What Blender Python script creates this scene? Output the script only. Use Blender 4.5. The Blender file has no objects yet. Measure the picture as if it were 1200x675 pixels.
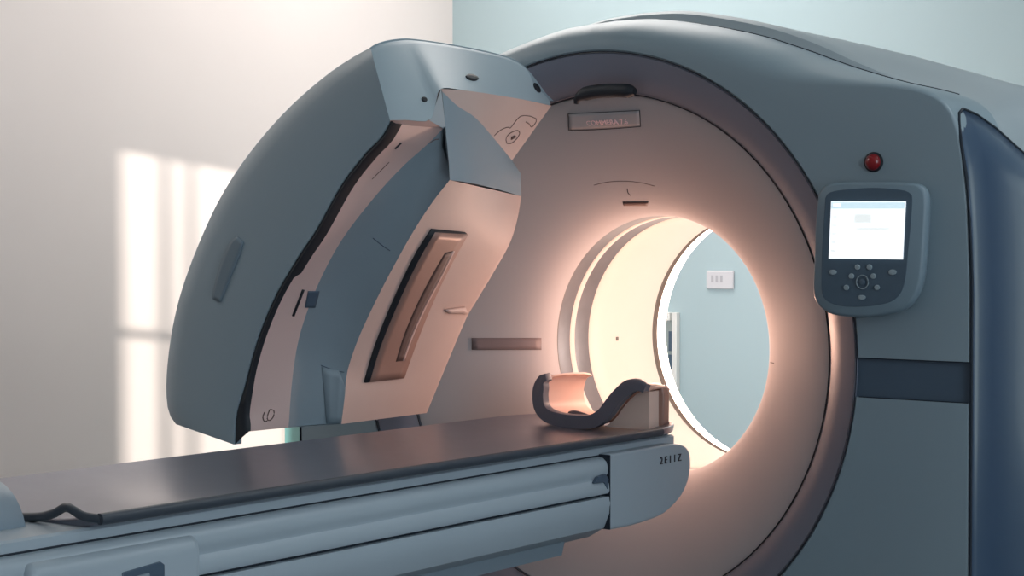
import bpy, bmesh, math
from math import pi, sin, cos, radians, atan, atan2, sqrt, hypot
from mathutils import Vector, Matrix
from mathutils.bvhtree import BVHTree

scn = bpy.context.scene
COL = scn.collection

# ------------------------------------------------------------------ camera
F, D = 1900.0, 3.45
YAW, PIT = atan(1500 / F), atan(-37.5 / F)
CAM = Vector((0.72 * D, -D, 1.05 + 0.0718 * D))
FW = Vector((-sin(YAW) * cos(PIT), cos(YAW) * cos(PIT), sin(PIT)))
RT = Vector((cos(YAW), sin(YAW), 0))
UP = RT.cross(FW)
cd = bpy.data.cameras.new('camera'); cam = bpy.data.objects.new('camera', cd)
COL.objects.link(cam)
cd.sensor_width = 36; cd.lens = 36 * F / 1200; cd.clip_start = 0.02
cam.matrix_world = Matrix((
    (RT.x, UP.x, -FW.x, CAM.x), (RT.y, UP.y, -FW.y, CAM.y), (RT.z, UP.z, -FW.z, CAM.z), (0, 0, 0, 1)))
scn.camera = cam

def ray(px, py): return (FW * F + RT * (px - 600) + UP * (337.5 - py))
def PY(px, py, y):
    d = ray(px, py); return CAM + d * ((y - CAM.y) / d.y)
def PX(px, py, x):
    d = ray(px, py); return CAM + d * ((x - CAM.x) / d.x)

# ------------------------------------------------------------------ materials
def srgb(r, g, b):
    f = lambda c: (c / 255 / 12.92) if c / 255 <= .04045 else ((c / 255 + .055) / 1.055) ** 2.4
    return (f(r), f(g), f(b), 1)

def mat(name, col, rough=.5, metal=0, noise=.03, scale=6, bump=0, coat=0, spec=.5):
    m = bpy.data.materials.new(name); m.use_nodes = True
    nt = m.node_tree; b = nt.nodes['Principled BSDF']
    b.inputs['Roughness'].default_value = rough; b.inputs['Metallic'].default_value = metal
    b.inputs['Coat Weight'].default_value = coat; b.inputs['Specular IOR Level'].default_value = spec
    tc = nt.nodes.new('ShaderNodeTexCoord'); n = nt.nodes.new('ShaderNodeTexNoise')
    n.inputs['Scale'].default_value = scale; n.inputs['Detail'].default_value = 4
    nt.links.new(tc.outputs['Object'], n.inputs['Vector'])
    r = nt.nodes.new('ShaderNodeValToRGB')
    c = srgb(*col)
    r.color_ramp.elements[0].position = .3; r.color_ramp.elements[1].position = .7
    r.color_ramp.elements[0].color = [x * (1 - noise) for x in c[:3]] + [1]
    r.color_ramp.elements[1].color = [min(1, x * (1 + noise)) for x in c[:3]] + [1]
    nt.links.new(n.outputs['Fac'], r.inputs['Fac']); nt.links.new(r.outputs['Color'], b.inputs['Base Color'])
    if bump:
        bn = nt.nodes.new('ShaderNodeBump'); bn.inputs['Strength'].default_value = bump
        bn.inputs['Distance'].default_value = .002
        n2 = nt.nodes.new('ShaderNodeTexNoise'); n2.inputs['Scale'].default_value = 180
        nt.links.new(tc.outputs['Object'], n2.inputs['Vector'])
        nt.links.new(n2.outputs['Fac'], bn.inputs['Height']); nt.links.new(bn.outputs['Normal'], b.inputs['Normal'])
    return m

def emat(name, col, s):
    m = bpy.data.materials.new(name); m.use_nodes = True
    nt = m.node_tree; b = nt.nodes['Principled BSDF']
    b.inputs['Base Color'].default_value = srgb(240, 235, 225)
    b.inputs['Emission Color'].default_value = col; b.inputs['Emission Strength'].default_value = s
    return m

M = dict(
    wall=mat('white_plaster', (228, 218, 214), .9, noise=.015, scale=2, bump=.05),
    teal=mat('pale_teal_paint', (172, 191, 196), .85, noise=.015, scale=2, bump=.05),
    ceil=mat('ceiling_paint', (225, 225, 222), .9),
    floor=mat('grey_vinyl_floor', (120, 126, 130), .45, noise=.05, scale=3),
    shell=mat('blue_grey_shell', (136, 154, 164), .42, noise=.012, scale=3, bump=.04),
    rear=mat('light_grey_shell', (160, 172, 178), .5, noise=.012, scale=3),
    cover=mat('steel_blue_shell', (150, 169, 180), .4, noise=.012, scale=3, bump=.04),
    capm=mat('lit_cover_cap', (176, 192, 200), .42, noise=.012, scale=3),  # cover colour painted paler, as if the end face caught more light
    funnel=mat('warm_grey_shell', (184, 180, 182), .62, noise=.012, scale=3),
    band=mat('slate_mauve_band', (124, 129, 144), .42, noise=.02),
    slate=mat('dark_slate_strip', (74, 92, 110), .4),
    navy=mat('navy_gloss', (54, 76, 102), .32, noise=.02, coat=.1),
    beige=mat('glow_tinted_plastic', (210, 186, 178), .5, noise=.02),  # warm bore glow painted into the inner panels as a pink tint
    beige2=mat('glow_tinted_plastic_pale', (220, 190, 184), .5, noise=.02),  # same painted glow tint, for the liner
    beige3=mat('slot_greyish_pink', (136, 120, 120), .5),
    inner=mat('blue_grey_inner', (136, 152, 162), .5, noise=.03),
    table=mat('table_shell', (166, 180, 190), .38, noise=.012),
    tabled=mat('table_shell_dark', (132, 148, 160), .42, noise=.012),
    pallet=mat('carbon_pallet', (138, 138, 148), .30, metal=.6, noise=.03, scale=20),
    black=mat('black_rubber', (28, 34, 42), .55),
    slate2=mat('dark_edge_trim', (62, 70, 80), .4),
    seam=mat('seam_shadow_gap', (30, 40, 52), .8),
    mark=mat('printed_mark', (60, 58, 66), .7),
    brown=mat('bronze_panel', (168, 132, 120), .4, metal=.1),
    brownd=mat('dark_bronze', (108, 84, 78), .5),
    bore=mat('cream_bore_liner', (220, 212, 204), .45, noise=.01),
    ring=mat('satin_metal_ring', (116, 113, 116), .35, metal=.2, noise=.10, scale=14),
    ringd=mat('dark_ring_line', (110, 104, 100), .5),
    white=mat('white_plastic', (232, 230, 226), .4),
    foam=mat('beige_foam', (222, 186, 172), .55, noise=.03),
    web=mat('lit_foam_web', (240, 212, 198), .5),  # foam colour lightened to stand in for light on the web
    rim=mat('charcoal_rim', (104, 106, 118), .45),
    red=mat('red_lens', (140, 16, 24), .3, coat=.3),
    bezel=mat('bezel_grey', (122, 142, 154), .42),
    face=mat('panel_face', (78, 98, 114), .4),
    btn=mat('button_grey', (150, 165, 172), .5),
    tealcab=mat('teal_laminate', (92, 140, 140), .5),
    glass=mat('grey_green_pane', (160, 170, 168), .25),
    pinktext=mat('pink_lettering', (255, 222, 224), .5),
    lightc=emat('warm_light_ring', (1, .82, .70, 1), 7.0),
        screen=emat('lit_screen', (.86, .93, 1, 1), .85),
    screenb=emat('lit_screen_header', (.5, .72, .85, 1), .8),
    screeng=emat('lit_screen_block', (.72, .78, .80, 1), .8),
)

# ------------------------------------------------------------------ object helpers
def link(name, verts, faces, m, parent=None, smooth=40, mats=None, fm=None):
    me = bpy.data.meshes.new(name)
    me.from_pydata([tuple(v) for v in verts], [], [tuple(f) for f in faces]); me.update()
    bm = bmesh.new(); bm.from_mesh(me)
    bmesh.ops.remove_doubles(bm, verts=bm.verts, dist=1e-6)
    bmesh.ops.recalc_face_normals(bm, faces=bm.faces)
    bm.to_mesh(me); bm.free()
    me.materials.append(m)
    for p in me.polygons: p.use_smooth = True
    me.set_sharp_from_angle(angle=radians(smooth))
    o = bpy.data.objects.new(name, me); COL.objects.link(o)
    if parent: o.parent = parent
    return o

def bevel(o, w=.006, seg=3, ang=35):
    b = o.modifiers.new('bevel', 'BEVEL'); b.width = w; b.segments = seg; b.limit_method = 'ANGLE'
    b.angle_limit = radians(ang); b.harden_normals = False
    return o

def solid(o, t, off=-1):
    s = o.modifiers.new('thick', 'SOLIDIFY'); s.thickness = t; s.offset = off
    return o

def thing(name, label, cat, loc=(0, 0, 0), group=None):
    o = bpy.data.objects.new(name, None); COL.objects.link(o); o.location = loc
    o.empty_display_size = .1
    o['label'] = label; o['category'] = cat
    if group: o['group'] = group
    return o
def tag(o, label, cat, group=None):
    o['label'] = label; o['category'] = cat
    if group: o['group'] = group
    return o
def struct(o): o['kind'] = 'structure'; return o
def lab(o, s): o['label'] = s; return o

def loft_data(rings, closed=False, cap0=False, cap1=False, base=0):
    v = []; f = []; n = len(rings[0])
    for r in rings: v += [Vector(p) for p in r]
    for i in range(len(rings) - 1):
        for j in range(n if closed else n - 1):
            k = (j + 1) % n
            f.append((base + i * n + j, base + i * n + k, base + (i + 1) * n + k, base + (i + 1) * n + j))
    if cap0: f.append(tuple(base + j for j in range(n))[::-1])
    if cap1: f.append(tuple(base + (len(rings) - 1) * n + j for j in range(n)))
    return v, f
def loft(name, rings, m, parent=None, closed=False, cap0=False, cap1=False, smooth=40):
    v, f = loft_data(rings, closed, cap0, cap1)
    return link(name, v, f, m, parent, smooth)

ZC = 1.05
def circ(r, y, n=160, a0=0, a1=2 * pi, closed=True):
    k = n if closed else n - 1
    return [Vector((r * cos(a0 + (a1 - a0) * i / k), y, ZC + r * sin(a0 + (a1 - a0) * i / k))) for i in range(n)]
def revolve(name, prof, m, parent=None, n=160, smooth=40):
    return loft(name, [circ(r, y, n) for r, y in prof], m, parent, closed=True, smooth=smooth)

def cat(P, n):
    """Catmull-Rom resample by arc length (any dimension tuples)"""
    P = [Vector(p) for p in P]
    if len(P) == 2:
        return [P[0].lerp(P[1], i / (n - 1)) for i in range(n)]
    Q = [P[0] * 2 - P[1]] + P + [P[-1] * 2 - P[-2]]
    out = []
    for i in range(1, len(Q) - 2):
        for k in range(16):
            t = k / 16; a, b, c, d = Q[i - 1:i + 3]
            out.append(.5 * ((2 * b) + (c - a) * t + (2 * a - 5 * b + 4 * c - d) * t * t + (3 * b - a - 3 * c + d) * t ** 3))
    out.append(P[-1])
    L = [0]
    for i in range(1, len(out)): L.append(L[-1] + (out[i] - out[i - 1]).length)
    res = []; j = 0
    for i in range(n):
        s = L[-1] * i / (n - 1)
        while j < len(L) - 2 and L[j + 1] < s: j += 1
        t = (s - L[j]) / max(1e-9, L[j + 1] - L[j]); res.append(out[j].lerp(out[j + 1], min(1, max(0, t))))
    return res

def tube(name, pts, r, m, parent=None, n=8, closed=False):
    pts = [Vector(p) for p in pts]; rings = []; N = len(pts)
    for i, p in enumerate(pts):
        a = pts[(i - 1) % N] if (closed or i) else p
        b = pts[(i + 1) % N] if (closed or i < N - 1) else p
        t = (b - a).normalized()
        u = t.cross(Vector((0, 0, 1)))
        if u.length < .1: u = t.cross(Vector((0, 1, 0)))
        u.normalize(); w = t.cross(u)
        rr = r[i] if isinstance(r, (list, tuple)) else r
        rings.append([p + (u * cos(2 * pi * k / n) + w * sin(2 * pi * k / n)) * rr for k in range(n)])
    if closed: rings.append(rings[0])
    return loft(name, rings, m, parent, closed=True, cap0=not closed, cap1=not closed, smooth=60)

def box(name, lo, hi, m, parent=None, bv=0, seg=3):
    x0, y0, z0 = lo; x1, y1, z1 = hi
    v = [(x0, y0, z0), (x1, y0, z0), (x1, y1, z0), (x0, y1, z0), (x0, y0, z1), (x1, y0, z1), (x1, y1, z1), (x0, y1, z1)]
    f = [(0, 3, 2, 1), (4, 5, 6, 7), (0, 1, 5, 4), (1, 2, 6, 5), (2, 3, 7, 6), (3, 0, 4, 7)]
    o = link(name, v, f, m, parent)
    if bv: bevel(o, bv, seg)
    return o

def prism(name, poly, vec, m, parent=None, bv=0, seg=3):
    """polygon (3D points) extruded by vec"""
    n = len(poly); vec = Vector(vec)
    v = [Vector(p) for p in poly] + [Vector(p) + vec for p in poly]
    f = [tuple(range(n)), tuple(range(2 * n - 1, n - 1, -1))] + [(i, (i + 1) % n, n + (i + 1) % n, n + i) for i in range(n)]
    o = link(name, v, f, m, parent, 30)
    if bv: bevel(o, bv, seg)
    return o

def bvh(*objs):
    vs = []; fs = []
    for o in objs:
        b = len(vs); vs += [v.co.copy() for v in o.data.vertices]
        fs += [tuple(b + i for i in p.vertices) for p in o.data.polygons]
    return BVHTree.FromPolygons(vs, fs)
def hit(T, px, py):
    d = ray(px, py).normalized(); h = T.ray_cast(CAM, d)
    if h[0] is None: return None
    n = h[1]
    if n.dot(d) > 0: n = -n
    return h[0], n
def inlay(name, T, A, B, m, parent, off=.0015, th=.003, n=16, k=5):
    """thin plate lying on a surface between two pixel rails"""
    ra = cat([(x, y, 0) for x, y in A], n); rb = cat([(x, y, 0) for x, y in B], n)
    rings = []
    last = None
    for j in range(k):
        row = []
        for i in range(n):
            p = ra[i].lerp(rb[i], j / (k - 1)); h = hit(T, p.x, p.y)
            if h: last = h
            if last is None: last = (PY(p.x, p.y, -.4), Vector((0, -1, 0)))
            q = (last if not h else h)
            row.append(q[0] + q[1] * off)
        rings.append(row)
    o = loft(name, rings, m, parent, smooth=50)
    # thickness inward
    me = o.data
    s = o.modifiers.new('thick', 'SOLIDIFY'); s.thickness = th; s.offset = 0
    return o
def pline(name, T, P, r, m, parent, n=24, closed=False, off=0.0):
    pts = []
    for p in cat([(x, y, 0) for x, y in P], n):
        h = hit(T, p.x, p.y)
        if h: pts.append(h[0] + h[1] * off)
    if len(pts) < 2: return None
    return tube(name, pts, r, m, parent, 6)
def text(name, s, origin, xdir, zdir, size, m, parent, th=.001):
    cu = bpy.data.curves.new(name, 'FONT'); cu.body = s; cu.size = size; cu.extrude = th; cu.align_x = 'CENTER'; cu.align_y = 'CENTER'
    to = bpy.data.objects.new(name + '_tmp', cu); COL.objects.link(to)
    bpy.context.view_layer.update()
    me = bpy.data.meshes.new_from_object(to.evaluated_get(bpy.context.evaluated_depsgraph_get()))
    bpy.data.objects.remove(to)
    xd = Vector(xdir).normalized(); zd = Vector(zdir).normalized(); nd = xd.cross(zd)
    mt = Matrix(((xd.x, zd.x, nd.x, origin[0]), (xd.y, zd.y, nd.y, origin[1]), (xd.z, zd.z, nd.z, origin[2]), (0, 0, 0, 1)))
    me.transform(mt)
    me.materials.clear(); me.materials.append(m)
    o = bpy.data.objects.new(name, me); COL.objects.link(o); o.parent = parent
    return o

# ================================================================== ROOM
WX, EX, WY, SY, H = -2.5, 4.6, 2.41, -5.6, 3.1
T_ = .12
struct(box('floor', (WX - T_, SY - T_, -.1), (EX + T_, WY + T_, 0), M['floor']))
struct(box('ceiling', (WX - T_, SY - T_, H), (EX + T_, WY + T_, H + .1), M['ceil']))
struct(box('wall_left', (WX - T_, SY - T_, 0), (WX, WY + T_, H), M['wall']))
struct(box('wall_back', (WX, WY, 0), (EX, WY + T_, H), M['teal']))

def wall_with_holes(name, axis, c0, c1, u0, u1, holes, m):
    """wall slab split round its openings; holes = (ua,ub,za,zb) sorted in u"""
    vs = []; fs = []
    def add(ua, ub, za, zb):
        if ub - ua < 1e-6 or zb - za < 1e-6: return
        b = len(vs)
        for c in (c0, c1):
            for (u, z) in ((ua, za), (ub, za), (ub, zb), (ua, zb)):
                vs.append((u, c, z) if axis == 'y' else (c, u, z))
        fs.extend([(b, b+1, b+2, b+3), (b+7, b+6, b+5, b+4), (b, b+4, b+5, b+1), (b+1, b+5, b+6, b+2), (b+2, b+6, b+7, b+3), (b+3, b+7, b+4, b)])
    u = u0
    for ua, ub, za, zb in holes:
        add(u, ua, 0, H); add(ua, ub, 0, za); add(ua, ub, zb, H); u = ub
    add(u, u1, 0, H)
    me = bpy.data.meshes.new(name); me.from_pydata(vs, [], fs); me.materials.append(m)
    o = bpy.data.objects.new(name, me); COL.objects.link(o); return struct(o)

# sun: travels (+y, -x) and slightly down, through the tall three-light window of the front wall
K = .55; EL = radians(5.2)
sd = Vector((-K, 1, 0)).normalized(); sd = Vector((sd.x * cos(EL), sd.y * cos(EL), -sin(EL)))
def back_to_front_wall(y, z):
    t = (y - SY) / sd.y
    return WX - sd.x * t, z - sd.z * t
xa, za = back_to_front_wall(1.42, 1.60); xb, zb = back_to_front_wall(.478, 1.64)
xa, xb = min(xa, xb), max(xa, xb)
ztop = max(za, zb); zbot = .98
wall_with_holes('wall_front', 'y', SY - .05, SY, WX, EX, [(xa, xb, zbot, ztop)], M['wall'])
# mullions of that window: bars whose shadows fall on the left wall
wfr = struct(bpy.data.objects.new('window_1', None)); COL.objects.link(wfr); wfr.location = ((xa + xb) / 2, SY - .02, zbot)
def wbox(n, lo, hi):
    o = box(n, lo, hi, M['white']); o.parent = wfr
    o.matrix_parent_inverse = Matrix.Translation(-Vector(wfr.location)); return o
for yy, w in ((.845, .014), (.715, .016)):
    bx_, _ = back_to_front_wall(yy, 1)
    wbox('mullion', (bx_ - w / 2, SY - .05, zbot), (bx_ + w / 2, SY - .02, ztop))
_, zt = back_to_front_wall(.7, .985)
wbox('transom', (xa, SY - .05, zt - .015), (xb, SY - .02, zt + .015))
wbox('window_sill', (xa - .05, SY - .05, zbot - .03), (xb + .05, SY + .06, zbot))
# unseen wide window added in the right wall to go with the side fill
wall_with_holes('wall_right', 'x', EX, EX + .1, SY, WY, [(-3.6, -.6, .9, 2.5)], M['wall'])
w2 = struct(bpy.data.objects.new('added_window', None)); COL.objects.link(w2); w2.location = (EX + .05, -2.1, .9)
for n, lo, hi in (('window_sill', (EX - .06, -3.65, .87), (EX + .1, -.55, .9)), ('mullion', (EX + .03, -2.13, .9), (EX + .07, -2.07, 2.5))):
    o = box(n, lo, hi, M['white']); o.parent = w2; o.matrix_parent_inverse = Matrix.Translation(-Vector(w2.location))

struct(box('baseboard_left', (WX, SY, 0), (WX + .015, WY, .1), M['white'], bv=.003))
struct(box('baseboard_back', (WX + .015, WY - .015, 0), (-1.9, WY, .1), M['white'], bv=.003))

# door in the back wall, seen through the bore
dx1 = PY(797, 400, WY).x; dz1 = PY(790, 366, WY).z
door = struct(bpy.data.objects.new('door_1', None)); COL.objects.link(door); door.location = (dx1 - .35, WY, 0)
def dpart(n, lo, hi, m, bv=.003):
    o = box(n, lo, hi, m, bv=bv); o.parent = door; o.matrix_parent_inverse = Matrix.Translation(-Vector(door.location)); return o
dpart('door_frame', (dx1 - .024, WY - .03, 0), (dx1, WY, dz1), M['white'])
dpart('door_frame', (dx1 - .60, WY - .03, dz1 - .035), (dx1 - .035, WY, dz1), M['white'])
dpart('door_frame', (dx1 - .635, WY - .03, 0), (dx1 - .60, WY, dz1), M['white'])
dpart('door_panel', (dx1 - .60, WY - .012, 0), (dx1 - .024, WY, dz1 - .035), M['glass'])
for k in range(4):
    z = dz1 - .12 - k * .1
    dpart('hinge', (dx1 - .046, WY - .02, z - .045), (dx1 - .028, WY - .011, z + .04), M['slate'], .001)

# small white box on the back wall, seen through the bore
a = PY(829, 317, WY); b = PY(861, 339, WY)
wb = thing('wall_box', 'small off-white box on the pale teal wall seen through the scanner bore', 'wall box', ((a.x + b.x) / 2, WY, (a.z + b.z) / 2))
def rel(o, p):
    if o is None: return None
    o.parent = p; o.matrix_parent_inverse = Matrix.Translation(-Vector(p.location)); return o
bxm = mat('off_white_box', (206, 204, 208), .5); bsl = mat('grey_slot', (176, 174, 180), .6)
rel(box('box_body', (a.x, WY - .012, b.z), (b.x, WY, a.z), bxm, bv=.006), wb)
for k in (0, 1, 2):
    x0 = a.x + .025 + k * .022
    rel(box('slot', (x0, WY - .0125, b.z + .028), (x0 + .012, WY - .0115, a.z - .02), bsl, bv=.0005), wb)

# teal cabinet behind the gantry, a sliver seen below the open cover
cb = thing('teal_cabinet', 'low teal cabinet standing by the white wall behind the scanner, seen below the open cover', 'cabinet', (-2.2, 1.75, 0))
y0 = PX(333, 508, -2.48).y
rel(box('cabinet_body', (-2.48, y0, .08), (-1.98, y0 + .7, .8), M['tealcab'], bv=.006), cb)
rel(box('worktop', (-2.48, y0 - .02, .8), (-1.95, y0 + .72, .83), M['white'], bv=.004), cb)
rel(box('plinth', (-2.46, y0 + .02, 0), (-2.03, y0 + .68, .08), M['slate']), cb)
rel(box('door', (-1.979, y0 + .01, .1), (-1.962, y0 + .34, .79), M['tealcab'], bv=.003), cb)
rel(box('door', (-1.979, y0 + .36, .1), (-1.962, y0 + .69, .79), M['tealcab'], bv=.003), cb)
rel(box('side_trim', (-2.02, y0 - .006, .08), (-1.98, y0, .8), M['white']), cb)

# ================================================================== GANTRY
G = thing('scanner_gantry', 'large blue-grey ring-shaped medical scanner gantry with a glowing round bore and a control screen', 'scanner')

HALF = [(0, 1.932), (.145, 1.923), (.354, 1.876), (.502, 1.825), (.645, 1.768), (.781, 1.722), (.88, 1.695), (.955, 1.668), (1.005, 1.625),
        (1.030, 1.55), (1.048, 1.40), (1.056, 1.2), (1.056, .9), (1.056, .5), (1.056, .25), (1.056, .0)]
_h = cat([(x, 0, z) for x, z in HALF[:12]], 90)
OUT = [(p.x, p.z) for p in _h] + [(1.056, 1.2 - 1.2 * i / 30) for i in range(1, 31)]
OUT = OUT + [(1.056 - 1.056 * i / 16, 0.0) for i in range(1, 17)]
def outline(th, grow=None):
    """point of the body outline in the direction th (angle from +x) about the bore axis"""
    s = 1
    c_, s_ = cos(th), sin(th)
    if c_ < 0: c_ = -c_; s = -1
    best = None
    for i in range(len(OUT) - 1):
        (xa_, za_), (xb_, zb_) = OUT[i], OUT[i + 1]
        za2, zb2 = za_ - ZC, zb_ - ZC
        ca = xa_ * s_ - za2 * c_; cb_ = xb_ * s_ - zb2 * c_
        if ca * cb_ <= 1e-12:
            t = ca / (ca - cb_) if abs(ca - cb_) > 1e-12 else 0
            x = xa_ + (xb_ - xa_) * t; z = za2 + (zb2 - za2) * t
            if x * c_ + z * s_ > 0:
                best = (x, z)
                break
    if best is None: best = (0.0, .882 if s_ > 0 else -1.05)
    return Vector((s * best[0], 0, best[1] + ZC))

def ss(a, b, x):
    t = min(1, max(0, (x - a) / (b - a))); return t * t * (3 - 2 * t)

def cover_panel(name, ia0, ia1, oa0, oa1, n, m):
    rings = [[] for _ in range(11)]
    for i in range(n):
        t = i / (n - 1)
        ia = ia0 + (ia1 - ia0) * t; oa = oa0 + (oa1 - oa0) * t
        o = outline(oa); c = Vector((.781 * cos(ia), 0, ZC + .781 * sin(ia)))
        w = ss(.5, .8, sin(oa))
        d = (o - c); L = d.length; d.normalize()
        ins = min(.075 * w + .008, L * .85); ry = .2 * w + .010
        rings[0].append(c + Vector((0, .02, 0))); rings[1].append(c + Vector((0, .004, 0)))
        rings[2].append(c + d * .004)
        rings[3].append(c + d * (L - ins) * .5)
        for k in range(6):
            a_ = (pi / 2) * k / 5
            rings[4 + k].append(c + d * (L - ins + ins * sin(a_)) + Vector((0, ry * (1 - cos(a_)), 0)))
        rings[10].append(o + Vector((0, .25, 0)))
    return loft(name, rings, m, G, smooth=32)

zt_, zb_ = .012, -.080
up0, upo = math.asin(zt_ / .781), atan2(zt_, 1.056)
lo0, loo = math.asin(zb_ / .781), atan2(zb_, 1.056)
cov_up = cover_panel('upper_front_cover', up0, pi - up0, upo, pi - upo, 241, M['shell'])
cov_lo = cover_panel('lower_front_cover', lo0, -pi - lo0, loo, -pi - loo, 241, M['shell'])
for s in (1, -1):
    x0, x1 = (.77, 1.052) if s > 0 else (-1.052, -.77)
    lab(box('side_strip', (x0, .012, ZC + zb_ - .01), (x1, .2, ZC + zt_ + .01), M['slate'], G, bv=.003), 'dark slate horizontal strip')
for s in (1, -1):   # thin dark joints along the two covers
    for z_ in (ZC + zt_, ZC + zb_):
        sg = 1 if z_ > ZC else -1
        r0 = .797
        P = [(s * (r0 - .01), .002, z_), (s * 1.05, .002, z_)]
        tube('panel_joint', cat(P, 24), .0022, M['seam'], G, 6)

# ring band and joint lines
revolve('ring_band', [(.779, .03), (.778, .008), (.774, .004), (.73, .028), (.682, .062), (.678, .070), (.677, .09)], M['band'], G)
tube('band_joint', circ(.7795, .001, 200), .0016, M['seam'], G, 6, closed=True)
tube('band_joint', circ(.6765, .0655, 200), .0014, M['seam'], G, 6, closed=True)
# dished face running in to the bore
fprof = [(.676, .085), (.674, .071), (.66, .078), (.60, .118), (.54, .161), (.49, .200), (.45, .231), (.42, .258), (.397, .282), (.380, .306), (.368, .330), (.362, .350), (.360, .366)]
fun = revolve('dished_face', fprof, M['funnel'], G, 200, smooth=60)
# bore liner pieces
revolve('bore_ring', [(.360, .366), (.361, .372)], M['ringd'], G)
lab(revolve('bore_ring', [(.3612, .368), (.3605, .374), (.3605, .425), (.3612, .431)], M['ring'], G), 'satin grey inner ring')
lab(revolve('bore_ring', [(.3612, .431), (.3588, .434), (.3588, .452), (.3612, .455)], M['bore'], G), 'cream inner ring')
lab(revolve('bore_ring', [(.3612, .455), (.3608, .46), (.3608, .52), (.3615, .526)], M['ring'], G), 'satin grey inner ring')
revolve('bore_liner', [(.362, .526), (.358, .532), (.360, .6), (.366, .75), (.378, .90)], M['bore'], G, 200, smooth=60)
revolve('bore_ring', [(.378, .90), (.388, .905), (.390, .93), (.382, .935)], M['ringd'], G)
lab(revolve('light_ring', [(.382, .935), (.384, .945), (.392, 1.0)], M['lightc'], G), 'glowing cream light ring')
# the lip's warm glow comes from unseen points added under LIGHT

# rear body
def orow(y, grow, n=240, scale=1):
    r = []
    for i in range(n):
        th = -pi / 2 + 2 * pi * i / n
        o = outline(th); d = Vector((cos(th), 0, sin(th)))
        g = grow(o.x, o.z) if callable(grow) else grow
        p = o + d * g
        p.z = max(0, p.z); r.append(Vector((p.x, y, p.z)))
    return r
def up_(z): return ss(1.35, 1.62, z)
g1 = lambda x, z: -.002 + .036 * up_(z) * (1 - ss(.45, .88, abs(x)))
g2 = lambda x, z: -.002 + up_(z) * (.035 + .03 * ss(.3, .75, abs(x)))
g15 = lambda x, z: (g1(x, z) * .5 + g2(x, z) * .5)
rows = [orow(.235, -.02), orow(.25, -.006), orow(.262, lambda x, z: g1(x, z) * .7), orow(.285, g1), orow(.36, g1), orow(.46, g15), orow(.58, g2), orow(.80, g2),
        orow(.92, lambda x, z: g2(x, z) - .02), orow(.98, lambda x, z: g2(x, z) - .07), orow(1.0, lambda x, z: -.14)]
rows.append([Vector((.41 * cos(-pi / 2 + 2 * pi * i / 240), 1.0, ZC + .41 * sin(-pi / 2 + 2 * pi * i / 240))) for i in range(240)])
rows.append([Vector((.39 * cos(-pi / 2 + 2 * pi * i / 240), .995, ZC + .39 * sin(-pi / 2 + 2 * pi * i / 240))) for i in range(240)])
loft('rear_housing', rows, M['rear'], G, closed=True, smooth=35)
tube('cover_joint', [p for p in orow(.251, .0, 720) if abs(p.x) < .93 and p.z > 1.2], .0024, M['seam'], G, 6)

# navy side panels
for s in (1, -1):
    ys = [.004, .010, .02, .04, .08, .14, .22, .34, .5, .7, .85, .9]
    zt = [1.555, 1.58, 1.60, 1.618, 1.632, 1.622, 1.595, 1.55, 1.50, 1.44, 1.39, 1.36]
    rings = []
    for y, z1 in zip(ys, zt):
        b_ = .004 + .055 * sin(pi * min(1, (y - .004) / .9)) ** .8 - .012 * math.exp(-((y - .05) / .03) ** 2)
        row = []
        for k in range(40):
            z = z1 * k / 39
            # outline x at this z
            xx = 1.056
            for i in range(len(OUT) - 1):
                if OUT[i][1] >= z >= OUT[i + 1][1] and OUT[i][1] > OUT[i + 1][1]:
                    t = (OUT[i][1] - z) / (OUT[i][1] - OUT[i + 1][1]); xx = OUT[i][0] + (OUT[i + 1][0] - OUT[i][0]) * t; break
            edge = 1 - ss(.93, 1, k / 39) * .9
            row.append(Vector((s * (xx + max(.003, b_) * edge), y, z)))
        rings.append(row)
    p = lab(loft('side_panel', rings, M['navy'], G, smooth=50), 'dark navy side panel with rounded top'); solid(p, .004)
    edge = [r[-1] for r in rings]
    pts = [Vector((s * 1.0575, .002, z)) for z in (0, .5, 1.0, 1.25)] + [Vector((s * 1.051, .002, 1.38)), Vector((s * 1.044, .002, 1.47))] + edge[0:9]
    tube('panel_joint', pts, .0035, M['seam'], G, 6)

TG = bvh(cov_up, fun)
# grip and name plate at the top of the ring
gp = [(675, 122), (677, 115), (686, 110), (702, 107), (722, 106), (744, 107)]
pts = [PY(x, y, .022) for x, y in gp]
lab(tube('grip', cat(pts, 20), [.006 + .0125 * min(1, i / 4, (19.5 - i) / 2) for i in range(20)], M['black'], G, 10), 'black grip at the top of the ring')
pl = inlay('name_plate', TG, [(666, 133), (750, 129)], [(667, 153), (751, 148)], M['funnel'], G, .001, .002)
for A_ in ([(666, 133), (708, 131), (750, 129)], [(667, 153), (709, 151), (751, 148)], [(666, 133), (667, 153)], [(750, 129), (751, 148)]):
    pline('plate_edge', TG, A_,   .0008, M['seam'], pl, 12, off=.002)
h = hit(TG, 712, 143)
cx = (hit(TG, 740, 142)[0] - hit(TG, 690, 144)[0]); cz = (hit(TG, 712, 138)[0] - hit(TG, 712, 148)[0])
cx.normalize(); cz = (cz - cx * cz.dot(cx)).normalized()
text('lettering', 'COMMERA 7.6', h[0] + h[1] * .0035, cx, cz, .021, M['pinktext'], pl)
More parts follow.
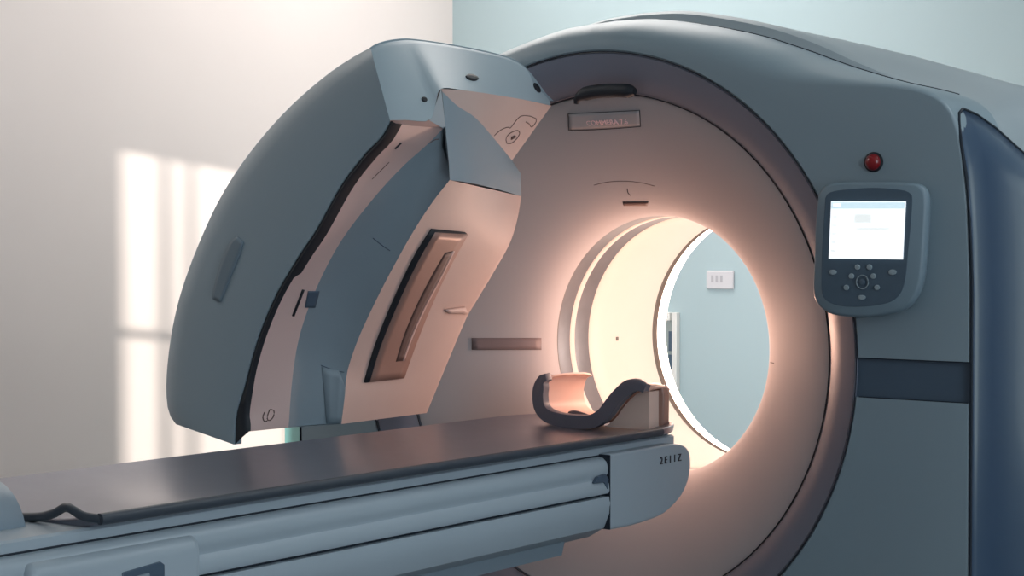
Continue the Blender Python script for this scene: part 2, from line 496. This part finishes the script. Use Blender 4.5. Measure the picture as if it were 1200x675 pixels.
# small marks and openings on the dished face
pline('engraved_arc', TG, [(696, 217), (712, 213.5), (732, 212.5), (750, 214), (767, 218)], .0008, M['brownd'], G)
pline('engraved_tick', TG, [(735, 221), (736, 226), (739, 229)], .0012, M['mark'], G, 6)
inlay('sensor_slot', TG, [(730, 236.5), (760, 236.5)], [(731, 240.5), (759, 240.5)], M['brownd'], G, .001, .003, 10, 3)
inlay('side_slot', TG, [(553, 396), (634, 396)], [(553, 410), (634, 410)], M['beige3'], G, .0015, .004, 12, 4)
pline('engraved_tick', TG, [(899, 424), (907, 425.5)], .0012, M['mark'], G, 5)
# small features on the liner
TB = bvh(bpy.data.objects['bore_liner'])
h = hit(TB, 723, 397)
if h: box('liner_screw', (h[0].x - .003, h[0].y - .006, h[0].z - .006), (h[0].x + .003, h[0].y + .006, h[0].z + .006), M['ringd'], G, bv=.002)

# red indicator
o = PY(1024, 190, 0)
def disc(name, c, r, prof, m, parent, n=28):
    """small lathe about the y axis; prof = (radius fraction, y offset)"""
    rings = [[Vector((c.x + r * a_ * cos(2 * pi * i / n), c.y + y_, c.z + r * a_ * sin(2 * pi * i / n))) for i in range(n)] for a_, y_ in prof]
    return loft(name, rings, m, parent, closed=True, cap0=True, cap1=True, smooth=40)
rb = lab(disc('warning_light', o, .0195, [(1, .004), (1.0, -.004), (.9, -.009), (.6, -.015), (.25, -.018)], M['red'], G), 'round red indicator light')
disc('light_collar', o, .0235, [(1, .004), (1, -.003), (.8, -.005), (.8, .004)], M['black'], rb)

# control screen
def px_poly(P, y, n=90):
    q = cat([(a_, b_, 0) for a_, b_ in P] + [(P[0][0], P[0][1], 0)], n + 1)[:-1]
    return [PY(p.x, p.y, y) for p in q]
bz = [(958, 229), (965, 218), (980, 214), (1022, 213), (1067, 214), (1081, 219), (1086, 231), (1085, 262), (1083, 295), (1080, 325), (1075, 344), (1066, 358), (1052, 366),
      (1028, 371), (1005, 372), (981, 370), (966, 365), (956, 355), (952.5, 342), (953, 318), (954, 295), (955, 262)]
fc = [(967, 232), (971, 226), (986, 222.5), (1023, 220), (1056, 222.5), (1067, 227), (1069, 234), (1067, 265), (1064, 295), (1062, 320), (1058, 338), (1051, 349), (1040, 355),
      (1022, 358.5), (1005, 359.5), (988, 359), (975, 356), (966, 350), (962.5, 340), (962.5, 318), (963, 295), (965, 262)]
yp = -.055
P0 = px_poly(bz, yp); cen = sum(P0, Vector()) / len(P0)
def shr(P, k, dy): return [cen + (p - cen) * k + Vector((0, dy, 0)) for p in P]
cp = loft('control_panel', [shr(P0, .86, .056), shr(P0, .96, .035), shr(P0, 1.0, .018), shr(P0, 1.0, .008), shr(P0, .985, .0), shr(P0, .95, -.004)], M['bezel'], G, closed=True, cap0=True, cap1=True, smooth=45)
lab(cp, 'rounded grey control unit with lit screen and buttons')
fp = px_poly(fc, yp - .005)
prism('panel_face', fp, (0, .004, 0), M['face'], cp, bv=.001)
ys_ = yp - .0085
sc = [PY(x, y, ys_) for x, y in ((974, 236), (1061, 236), (1057.5, 304), (971, 303))]
scr = lab(prism('screen', sc, (0, .004, 0), M['screen'], cp), 'lit white screen')
ys2 = ys_ - .0004
def sq(n, P, m): return prism(n, [PY(x, y, ys2) for x, y in P], (0, .0004, 0), m, scr)
sq('screen_header', [(974.5, 237), (1060.5, 237), (1060, 244.5), (974, 244.5)], M['screenb'])
sq('screen_icon', [(976, 238), (985, 238), (985, 242), (976, 242)], M['screen'])
sq('screen_block', [(1002, 251), (1021, 251), (1021, 261), (1001, 261)], M['screeng'])
sq('screen_block', [(1004, 267), (1042, 267), (1042, 269), (1004, 269)], M['screeng'])
for k in range(5):
    sq('screen_block', [(976.5 - k * .6, 253 + k * 10), (981 - k * .6, 253 + k * 10), (981 - k * .6, 255 + k * 10), (976.5 - k * .6, 255 + k * 10)], M['screeng'])
def button(x, y, rx, ry):
    c = PY(x, y, yp - .006); r = rx * .0021
    rings = [[Vector((c.x + r * a_ * cos(2 * pi * i / 20), c.y + dy, c.z + r * ry / rx * a_ * sin(2 * pi * i / 20))) for i in range(20)] for a_, dy in ((1, .002), (1, -.002), (.8, -.0035))]
    loft('button', rings, M['btn'], cp, closed=True, cap0=True, cap1=True)
for x, y, rx, ry in ((1005, 313, 3, 3), (1019, 313, 3, 3), (998, 323.6, 3, 3), (1023.5, 323.6, 3, 3), (992, 337, 3, 3), (1028, 337, 3, 3), (1010, 348.5, 4.5, 2.6), (976, 319, 4.5, 3), (1046, 319, 4.5, 3)):
    button(x, y, rx, ry)
c = PY(1010.5, 330.5, yp - .008)
kn = lab(tube('dial', [c + Vector((.0145 * cos(2 * pi * i / 28), 0, .0155 * sin(2 * pi * i / 28))) for i in range(28)], .0014, M['btn'], cp, 6, closed=True), 'round selector ring')
disc('dial_centre', c, .007, [(1, .002), (1, -.001), (.7, -.002)], M['face'], kn)

# ================================================================== SWUNG-OPEN COVER
HC = thing('swung_open_cover', 'curved blue-grey quarter cover swung open in front of the scanner, with glow-tinted panels inside', 'cover', (-.5, -.4, .86))
HC_off = Vector(HC.location)
def hp(o): return rel(o, HC)
NS = 48
def rail(P, y, n=NS):
    """P = [(px,py)] from foot to tip at depth y (or per point depth)"""
    pts = [PY(p[0], p[1], p[2] if len(p) > 2 else y) for p in P]
    return cat(pts, n)
R0 = rail([(206, 497), (198, 484), (195, 462), (196, 430), (202, 385), (213, 340), (232, 288), (258, 232), (292, 180), (335, 130), (380, 90), (412, 68), (434, 56)], -.75)
R1 = rail([(274, 521), (276, 486), (286, 451), (301, 397), (322, 346), (349, 300), (369, 270), (400, 215), (427, 180), (446, 160), (457, 141)], -.80)
def prj(p):
    d = Vector(p) - CAM; w_ = d.dot(FW)
    return (600 + F * d.dot(RT) / w_, 337.5 - F * d.dot(UP) / w_)
R2 = []
for i in range(NS):
    a_ = prj(R1[max(0, i - 1)]); b_ = prj(R1[min(NS - 1, i + 1)]); q_ = prj(R1[i]); t_ = i / (NS - 1)
    tx, ty = b_[0] - a_[0], b_[1] - a_[1]; l_ = hypot(tx, ty); wd = 8 + 10 * (1 - ss(0, .22, t_))
    dy_ = -16 * (1 - ss(0, .10, t_))
    R2.append(PY(q_[0] - ty / l_ * wd, q_[1] + tx / l_ * wd + dy_, -.79))
R3 = rail([(338, 501, -.7), (343, 440, -.7), (352, 390, -.7), (372, 335, -.7), (400, 282, -.7), (438, 232, -.68), (472, 195, -.64), (500, 170, -.60), (520, 150, -.58)], 0)
R4 = rail([(400, 497), (404, 465), (407, 436), (418, 402), (432, 370), (456, 322), (484, 272), (506, 238), (527, 211)], -.55)
R5 = rail([(500, 484), (512, 455), (524, 426), (546, 374), (557, 355), (578, 320), (597, 286), (606, 258), (611, 230)], -.06)
RB = cat([Vector((-.70, -.02, .875)), Vector((-.72, -.02, 1.05)), Vector((-.66, -.02, 1.30)), Vector((-.48, -.02, 1.57)), Vector((-.33, -.02, 1.70)), PY(644, 118, -.01)], NS)
U = [(434, 56, -.75), (444, 50, -.72), (462, 46, -.66), (484, 45.5, -.58), (530, 52, -.42), (575, 61, -.26), (600, 68.5, -.16), (617, 80, -.10), (633, 100, -.04), (644, 118, -.01)]
def mix(A_, B_, t, y=None, dy=0):
    r = [a_.lerp(b_, t) for a_, b_ in zip(A_, B_)]
    return [Vector((p.x, (y if y is not None else p.y) + dy, p.z)) for p in r]
# outer shell: back, outside, rounded front edge, front face
def prj(p):
    d = Vector(p) - CAM; w_ = d.dot(FW)
    return (600 + F * d.dot(RT) / w_, 337.5 - F * d.dot(UP) / w_)
def pmix(A_, B_, t, y):
    out = []
    for a_, b_ in zip(A_, B_):
        pa, pb = prj(a_), prj(b_); out.append(PY(pa[0] + (pb[0] - pa[0]) * t, pa[1] + (pb[1] - pa[1]) * t, y))
    return out
RI = mix(RB, R5, .25, -.03)
tipi = PY(597, 172, -.05)
RI = [p.lerp(tipi, ss(.62, 1, i / (NS - 1))) for i, p in enumerate(RI)]
shell_rings = [RI, RB, mix(RB, R0, .5), R0, pmix(R0, R1, .03, -.772), pmix(R0, R1, .08, -.788), pmix(R0, R1, .15, -.796), pmix(R0, R1, .3, -.80), pmix(R0, R1, .6, -.803), pmix(R0, R1, .93, -.803), R1, mix(R1, R1, 0, -.775)]
shell = hp(loft('outer_shell', shell_rings, M['cover'], smooth=38))
lab(shell, 'blue-grey outer shell')
hp(loft('seal_strip', [mix(R1, R1, 0, -.796), pmix(R1, R2, .5, -.800), R2, mix(R2, R2, 0, -.77)], M['black'], smooth=60))
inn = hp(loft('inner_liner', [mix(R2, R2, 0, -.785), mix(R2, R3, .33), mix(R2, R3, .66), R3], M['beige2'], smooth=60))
lab(inn, 'inner liner tinted pink for the bore glow')
# blue inner wall between liner and detector face; a soft hollow
m1 = [p + Vector((-.02, .01, 0)) for p in mix(R3, R4, .33)]; m2 = [p + Vector((-.018, .02, 0)) for p in mix(R3, R4, .66)]
wallp = hp(loft('inner_wall', [R3, m1, m2, R4], M['inner'], smooth=60))
lab(wallp, 'blue-grey inner wall')
# detector face: plate with a notch in its outer edge
plate_rings = [R4] + [mix(R4, R5, t) for t in (.02, .2, .4, .6, .8, .97)] + [R5, [p + Vector((-.03, .03, 0)) for p in R5]]
plate = hp(loft('detector_face', plate_rings, M['beige'], smooth=50))
lab(plate, 'pinkish beige detector face')
# foot closure
foot = [RB[0], R0[0], PY(240, 503, -.79), PY(278, 503, -.79), R2[0], R3[0], R4[0], R5[0]]
hp(link('foot_plate', foot, [tuple(range(len(foot)))], M['cover'], None))
# back closure between detector face and shell
hp(loft('back_plate', [[p + Vector((-.03, .03, 0)) for p in R5], RI], M['inner'], smooth=50))
# tip: end cap
Ur = cat([PY(*p) for p in U], 40)
L = [(457, 141, -.80), (475, 140.5, -.77), (503, 141, -.71), (510, 124, -.67), (517, 104, -.63), (545, 106, -.50), (580, 111, -.32), (615, 117, -.15), (645, 123.5, -.02)]
Lr = cat([PY(*p) for p in L], 40)
capm_ = [mix(Ur, Lr, t) for t in (0, .04, .1, .5, .97, 1)]
tip = hp(loft('end_cap', [[p + Vector((-.05, .02, -.02)) for p in Ur]] + [[p + Vector((-.006, .003, 0)) for p in Ur]] + capm_[1:] + [[p + Vector((-.006, .006, 0)) for p in Lr]], M['capm'], smooth=45))
lab(tip, 'blue-grey end cap painted lighter as if lit')
# outer top skin from shell tip line to cap edge
tl = [R0[-1].lerp(RB[-1], i / 39) for i in range(40)]
hp(loft('cap_skin', [Ur, mix(Ur, tl, .5, dy=.02), tl], M['cover'], smooth=50))
# underside of the arm: from cap lower edge to the top of the detector block
L2 = cat([PY(*p) for p in [(517, 104, -.63), (545, 106, -.50), (580, 111, -.32), (615, 117, -.15), (646, 124, -.02)]], 30)
Mr = cat([PY(*p) for p in [(518, 107, -.62), (536, 124, -.55), (557, 138, -.45), (577, 160, -.30), (600, 188, -.12)]], 30)
Nr = cat([PY(*p) for p in [(527, 211, -.55), (550, 214, -.45), (580, 221, -.25), (611, 230, -.06)]], 30)
Nt = cat([PY(*p) for p in [(526, 190, -.56), (550, 190, -.45), (580, 195, -.27), (610, 203, -.09)]], 30)
und = hp(loft('arm_underside', [L2, mix(L2, Mr, .33), mix(L2, Mr, .66), Mr], M['beige'], smooth=60))
lab(und, 'underside of the arm tinted pink for the bore glow')
hp(loft('block_top', [Mr, mix(Mr, Nt, .5), Nt, mix(Nt, Nr, .5), Nr, [p + Vector((-.02, .01, 0)) for p in Nr]], M['cover'], smooth=60))
# side infill between cap corner, liner tip and detector block
fill = [PY(517, 104, -.63), PY(510, 124, -.67), PY(503, 141, -.71), PY(520, 151, -.58), PY(522, 148, -.59)]
hp(link('cap_corner', fill, [(0, 1, 2, 3, 4)], M['capm'], None))
fill2 = [PY(457, 141, -.80), PY(475, 140.5, -.77), PY(503, 141, -.71), PY(520, 150, -.58), PY(500, 170, -.60), PY(461, 150, -.785)]
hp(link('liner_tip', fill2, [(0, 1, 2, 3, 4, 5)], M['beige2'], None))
hp(link('wall_tip', [PY(520, 150, -.58), PY(522, 148, -.59), PY(526, 190, -.56), PY(527, 211, -.55)], [(0, 1, 2, 3)], M['inner'], None))

TH = bvh(shell, inn, wallp, plate, tip, und)
Tsh, Tpl, Ttip, Tund, Tin = bvh(shell), bvh(plate), bvh(tip), bvh(und), bvh(inn, wallp)
dk = mat('recess_blue', (122, 140, 152), .5)
hp(inlay('grip_recess', Tsh, [(250, 350), (252, 335), (260, 306), (270, 285), (279, 277)], [(259, 354), (264, 342), (272, 322), (281, 300), (286, 284)], dk, None, .0015, .004, 16, 5))
# hatch in the detector face
hatch = hp(inlay('hatch_seal', Tpl, [(426, 448), (440, 402), (462, 348), (485, 300), (505, 268)], [(470, 442), (482, 408), (500, 362), (522, 315), (545, 272)], M['black'], None, .002, .008, 20, 6))
hb = inlay('hatch_panel', Tpl, [(431, 447), (445, 402), (467, 349), (489, 303), (508, 270.5)], [(471, 442), (483, 408), (501, 362), (523, 315), (546, 273)], M['brown'], hatch, .005, .006, 20, 6)

(inlay('hatch_slot', Tpl, [(461, 422), (472, 388), (487, 353), (503, 322), (519, 294)], [(469, 421), (480, 390), (496, 355), (512, 325), (528, 292)], M['brownd'], hatch, .0085, .001, 20, 4))
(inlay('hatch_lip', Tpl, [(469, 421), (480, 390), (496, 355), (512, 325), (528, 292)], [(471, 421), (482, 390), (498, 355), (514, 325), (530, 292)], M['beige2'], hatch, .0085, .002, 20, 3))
hp(inlay('latch', Tpl, [(521, 362), (544, 359)], [(523, 366), (547, 367)], M['beige'], None, .004, .006, 6, 3))
# marks and openings
hp(inlay('inner_bracket', bvh(wallp), [(383, 496), (380, 465), (377, 430)], [(399.5, 496), (403, 465), (407.5, 437)], M['inner'], None, .0012, .004, 8, 4))
hp(inlay('liner_slot', Tin, [(342, 370), (354, 339)], [(344.5, 370.5), (356.5, 339.5)], M['black'], None, .001, .003, 8, 3))
hp(inlay('vent_square', Tin, [(357, 360), (361, 341)], [(369, 360), (374, 341)], M['slate'], None, .001, .003, 8, 5))
hp(pline('printed_symbol', Tin, [(310, 483), (308, 489), (310, 494), (313, 493)], .0016, M['brownd'], None, 10))
hp(pline('printed_symbol', Tin, [(316, 480), (321, 481), (320, 489), (315, 493), (313, 489), (316, 480)], .0016, M['brownd'], None, 14))
hp(pline('printed_symbol', Tin, [(470, 167), (463, 174)], .0030, M['mark'], None, 6))
hp(pline('liner_joint', Tin, [(456, 190), (436, 210)], .0010, M['brownd'], None, 8))
hp(pline('wall_joint', Tin, [(437, 279), (447, 287), (457, 294)], .0012, M['slate'], None, 8))
hp(pline('wall_joint', Tin, [(376, 428), (392, 434), (408, 437)], .0012, M['slate'], None, 8))
for cx_, cy_, a_, b_, rot in ((553, 91, 7.5, 3.4, .25), (497, 117, 3.6, 2.6, .5), (629, 103, 6.5, 2.6, 1.0)):
    E1, E2 = [], []
    for i in range(9):
        u_ = -1 + i / 4; v_ = sqrt(max(.02, 1 - u_ * u_))
        for L_, sg in ((E1, -1), (E2, 1)):
            x_, y_ = u_ * a_, sg * v_ * b_
            L_.append((cx_ + x_ * cos(rot) - y_ * sin(rot), cy_ + x_ * sin(rot) + y_ * cos(rot)))
    hp(inlay('cap_opening', Ttip, E1, E2, M['black'], None, .001, .003, 12, 4))
hp(pline('printed_symbol', Tund, [(575, 163), (586, 153), (595, 149), (598, 150), (609, 137), (620, 136), (628, 139)], .0012, M['brownd'], None, 24))
hp(pline('printed_symbol', Tund, [(594, 168), (593, 162), (598, 156), (606, 153), (609, 156), (605, 163), (599, 168), (594, 168)], .0014, M['brownd'], None, 24))
hp(pline('printed_symbol', Tund, [(599, 162), (603, 160)], .0045, M['brownd'], None, 6))
hp(pline('printed_symbol', Tund, [(616, 143), (620, 145), (623, 149), (628, 143), (628, 139)], .0014, M['brownd'], None, 12))
hp(pline('printed_symbol', Tin, [(503, 168), (509, 164), (514, 163)], .0014, M['brownd'], None, 8))
hp(pline('edge_notch', Tund, [(583, 168), (590, 177)], .003, M['black'], None, 6))

# ================================================================== PATIENT TABLE
PT = thing('patient_table', 'long blue-grey patient table with a dark curved couch top leading to the scanner bore', 'patient table', (0, -1.2, 0))
def tp(o): return rel(o, PT)
def xsec(ys, prof, name, m, capy=True, sm=35):
    """profile [(x,z)] right half mirrored, run along ys"""
    full = prof + [(-x, z) for x, z in reversed(prof)]
    rings = [[Vector((x, y, z)) for x, z in full] for y in ys]
    return tp(loft(name, rings, m, closed=True, cap0=capy, cap1=capy, smooth=sm))
# couch top: shallow trough with lips and rounded tip
rows_t, rows_b = [], []
NX = 25
for i in range(70):
    y = -1.775 + 1.865 * i / 69
    tipk = max(0, (y - (-.12)) / .245); w = .285 * sqrt(max(.0, 1 - min(1, tipk) ** 2.4 * .80)) * .255 / .285
    rt_, rb_ = [], []
    for k in range(NX):
        u = -1 + 2 * k / (NX - 1)
        z = .846 + .026 * abs(u) ** 2.4
        rt_.append(Vector((.04 + w * u, y, z)))
    rings_b = [Vector((.04 + w * (1 - 2 * k / (NX - 1)) * .985, y, .846 + .026 * abs(1 - 2 * k / (NX - 1)) ** 2.4 - .020)) for k in range(NX)]
    rows_t.append(rt_ + rings_b)
top = tp(loft('couch_top', rows_t, M['pallet'], closed=True, cap0=True, cap1=True, smooth=50)); bevel(top, .004, 2, 50)
lab(top, 'dark curved couch top')
for s_ in (-1, 1):
    tp(tube('edge_trim', [(.04 + s_ * .253, y_, .8625 if s_ > 0 else .858) for y_ in (-1.775, -1.2, -.6, -.08)], .0100, M['slate2'], None, 10))
# edge roll at the foot end
tp(tube('couch_edge', cat([Vector((.292, -1.77, .862)), Vector((.262, -1.785, .866)), Vector((.226, -1.79, .878)), Vector((.19, -1.79, .864)), Vector((.13, -1.785, .851)), Vector((.04, -1.785, .846)), Vector((-.14, -1.785, .854)), Vector((-.213, -1.775, .868))], 40), .008, M['slate2'], None, 8))
# rails and body
xsec([-2.02, .015], [(.12, .842), (.264, .846), (.270, .842), (.270, .79), (.12, .79)], 'top_rail', M['table'])
Yr = [-1.98, -1.9, -1.0, -.312]
xsec(Yr, [(.268, .822), (.282, .820), (.292, .812), (.296, .80), (.296, .786), (.291, .778), (.291, .772), (.299, .762), (.301, .745), (.298, .738), (.285, .735), (.1, .735)], 'side_rail', M['table'])
tp(tube('rail_joint', [(.2705, -1.98, .8245), (.2705, -.02, .8245)], .0020, M['seam'], None, 6))
xsec([-2.0, -.33], [(.285, .738), (.285, .728), (.1, .728)], 'joint_strip', M['seam'])
xsec([-1.55, -1.0, -.42, -.34, -.312], [(.300, .7305), (.302, .715), (.300, .69), (.285, .655), (.24, .628), (.1, .622)], 'lower_cover', M['table'])
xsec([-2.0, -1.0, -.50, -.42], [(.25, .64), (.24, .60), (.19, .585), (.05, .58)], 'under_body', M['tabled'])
# nose at the scanner end
nose = [(-.312, .830), (-.10, .830), (-.03, .829), (.018, .820), (.042, .803), (.049, .778), (.047, .755), (.036, .727), (.008, .697), (-.035, .674), (-.092, .657), (-.205, .649), (-.312, .650)]
yz = cat([(0, a_, b_) for a_, b_ in nose], 60)
o = tp(prism('nose', [Vector((.300, p.y, p.z)) for p in yz], (-.600, 0, 0), M['table'])); bevel(o, .006, 4, 60)
tp(prism('nose_joint', [(.3015, -.3135, .828), (.3015, -.3105, .828), (.3015, -.3105, .652), (.3015, -.3135, .652)], (-.603, 0, 0), M['seam']))
tp(prism('rail_pocket', [(.3025, -.375, .768), (.3025, -.335, .766), (.3025, -.322, .748), (.3025, -.318, .772), (.3025, -.33, .786), (.3025, -.36, .782)], (-.01, 0, 0), M['slate'], bv=.001))
tp(text('lettering', '2 E 1 1 Z', (.3012, -.048, .792), (0, 1, 0), (0, 0, 1), .026, M['mark'], None))
# foot-end housing with its recessed handle
xsec([-1.925, -1.57], [(.27, .812), (.295, .810), (.308, .80), (.312, .785), (.312, .60), (.28, .55), (.1, .55)], 'drive_housing', M['table'], sm=50)
bevel(bpy.data.objects['drive_housing'], .016, 4, 50)
hh = prism('handle_recess', [(.3135, y, z) for y, z in ((-1.745, .772), (-1.665, .779), (-1.655, .772), (-1.655, .70), (-1.745, .70))], (-.006, 0, 0), M['slate'], bv=.002); tp(hh)
tp(prism('handle', [(.318, y, z) for y, z in ((-1.735, .760), (-1.69, .764), (-1.69, .73), (-1.735, .73))], (-.010, 0, 0), M['tabled'], bv=.003))
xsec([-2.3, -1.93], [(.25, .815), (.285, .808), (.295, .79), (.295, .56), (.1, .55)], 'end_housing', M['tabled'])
# pedestal down to the floor
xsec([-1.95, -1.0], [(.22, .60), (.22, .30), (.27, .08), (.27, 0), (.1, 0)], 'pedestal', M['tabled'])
# foot stop
fs = []
for y in (-2.18, -2.16, -1.84, -1.82):
    k = 1 if y in (-2.16, -1.84) else .95
    r = []
    for i in range(11):
        a_ = pi / 2 * i / 10
        r.append((.06 * k + .105 * k * cos(a_), .815 + (.105 * k) * sin(a_)))
    full = [(.165 * k, .80)] + r + [(-x, z) for x, z in reversed(r)] + [(-.165 * k, .80)]
    fs.append([Vector((x, y, z)) for x, z in full])
ft = tp(loft('foot_stop', fs, M['tabled'], closed=True, cap0=True, cap1=True, smooth=50)); lab(ft, 'rounded blue-grey block at the foot end')

# ================================================================== HEADREST
HR = thing('headrest', 'saddle-shaped beige headrest with charcoal rim on the end of the couch top', 'headrest', (0.02, .05, .848))
sec = cat([(-.100, 0, .984), (-.122, 0, .976), (-.136, 0, .950), (-.138, 0, .920), (-.131, 0, .890), (-.105, 0, .866), (-.06, 0, .855), (.0, 0, .853), (.05, 0, .858), (.09, 0, .880), (.125, 0, .920), (.150, 0, .943), (.170, 0, .957), (.192, 0, .963), (.210, 0, .957)], 48)
def hr_row(y, k, inset):
    """k shortens the wings towards their ends; inset moves the section inward (along its normal)"""
    out = []
    zb0 = .852
    for i, p in enumerate(sec):
        a_ = sec[max(0, i - 1)]; b_ = sec[min(47, i + 1)]; t = (b_ - a_).normalized(); n = Vector((-t.z, 0, t.x))
        q = p + n * inset * max(.25, min(1, (i + .5) / 5, (47.5 - i) / 5)) ** .5
        q.z = zb0 + (q.z - zb0) * k if q.z > zb0 else q.z
        yy = y if y < 0 else y * (1 - .5 * ss(.04, .18, q.x))
        out.append(Vector((q.x, yy, q.z)))
    return out
def hr_shell(name, ys, t0, t1, m):
    rings = []
    for y, k in ys:
        a_ = hr_row(y, k, t1); b_ = hr_row(y, k, t0)
        rings.append(a_ + b_[::-1])
    o = loft(name, rings, m, None, closed=True, cap0=True, cap1=True, smooth=50)
    return rel(o, HR)
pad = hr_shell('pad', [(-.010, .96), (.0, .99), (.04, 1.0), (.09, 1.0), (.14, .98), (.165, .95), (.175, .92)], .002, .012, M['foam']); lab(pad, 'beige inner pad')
rim = hr_shell('rim', [(-.034, .97), (-.030, 1.0), (-.014, 1.01), (-.009, .99)], -.006, .030, M['rim']); bevel(rim, .003, 2, 60); lab(rim, 'charcoal front rim')
web = [(.06, .853)] + [(p.x, p.z - .008) for p in sec if .05 < p.x < .200] + [(.200, .952), (.200, .853)]
wb_ = rel(prism('side_web', [Vector((x, .008, z)) for x, z in web], (0, .05, 0), M['web'], bv=.003), HR); lab(wb_, 'beige web under the right wing')
pst = rel(prism('rim', [Vector((x, .052, z)) for x, z in ((.196, .854), (.210, .854), (.214, .87), (.215, .94), (.210, .962), (.200, .966), (.193, .958))], (0, .030, 0), M['brown'], bv=.006, seg=4), HR); lab(pst, 'upright rear edge of the right wing')
stp = rel(tube('strap', cat([Vector((-.07, .03, .880)), Vector((-.03, .03, .876)), Vector((.02, .03, .872)), Vector((.07, .03, .878))], 16), [.004, .008, .010, .010, .009, .008, .007, .006, .006, .006, .005, .005, .005, .005, .004, .003], M['rim'], None, 8), HR)

# ================================================================== LIGHT
w = bpy.data.worlds.new('World'); scn.world = w; w.use_nodes = True
bg = w.node_tree.nodes['Background']; bg.inputs[0].default_value = (.62, .78, 1, 1); bg.inputs[1].default_value = .6

def area(name, loc, target, sx, sy, power, col):
    ld = bpy.data.lights.new(name, 'AREA'); ld.shape = 'RECTANGLE'; ld.size = sx; ld.size_y = sy; ld.energy = power; ld.color = col
    o = bpy.data.objects.new(name, ld); COL.objects.link(o); o.location = loc
    o.rotation_euler = (Vector(target) - Vector(loc)).to_track_quat('-Z', 'Z').to_euler(); return o
area('right_side_fill', (EX - .02, -2.1, 1.7), (0, -2.1, 1.6), 3.0, 1.6, 60, (.80, .92, 1))  # added side fill for the left wall and table side
area('ceiling_fill', (-1.2, 1.3, H - .03), (-1.2, 1.3, 0), 1.8, 1.6, 43, (1, .95, .91))  # added fill, no fixture known; washes the left and back walls
area('ceiling_fill', (-1.9, -1.2, H - .03), (-2.3, -1.2, 0), .7, 2.2, 17, (1, .95, .91))  # added fill along the left wall
area('ceiling_fill', (2.2, .6, H - .03), (2.2, .6, 0), 1.2, 1.2, 16, (.9, .96, 1))  # added fill for the top of the rear housing
def bore_fill(y, p, c=(1, .52, .36), r=.03):  # unseen point lights added on the bore axis to make its glow
    ld = bpy.data.lights.new('bore_glow_fill', 'POINT'); ld.energy = p; ld.color = c; ld.shadow_soft_size = r
    o = bpy.data.objects.new('bore_glow_fill', ld); COL.objects.link(o); o.location = (0, y, ZC)
bore_fill(.39, 5.8, (1, .57, .42)); bore_fill(.80, 1.9, (1, .85, .76))
area('back_wall_fill', (-.75, 1.03, 1.05), (-.95, 2.4, 1.05), .3, .6, 8, (.95, .98, 1))  # added behind the gantry only to brighten the back wall
sl = bpy.data.lights.new('sun', 'SUN'); sl.energy = 6.6; sl.angle = radians(.45); sl.color = (1, .93, .84)
so = bpy.data.objects.new('sun', sl); COL.objects.link(so); so.rotation_euler = sd.to_track_quat('-Z', 'Y').to_euler()

# ================================================================== OUTPUT LOOK
vs = scn.view_settings
vs.view_transform = 'Standard'; vs.look = 'None'; vs.gamma = 1; vs.use_curve_mapping = False; vs.exposure = 0.12
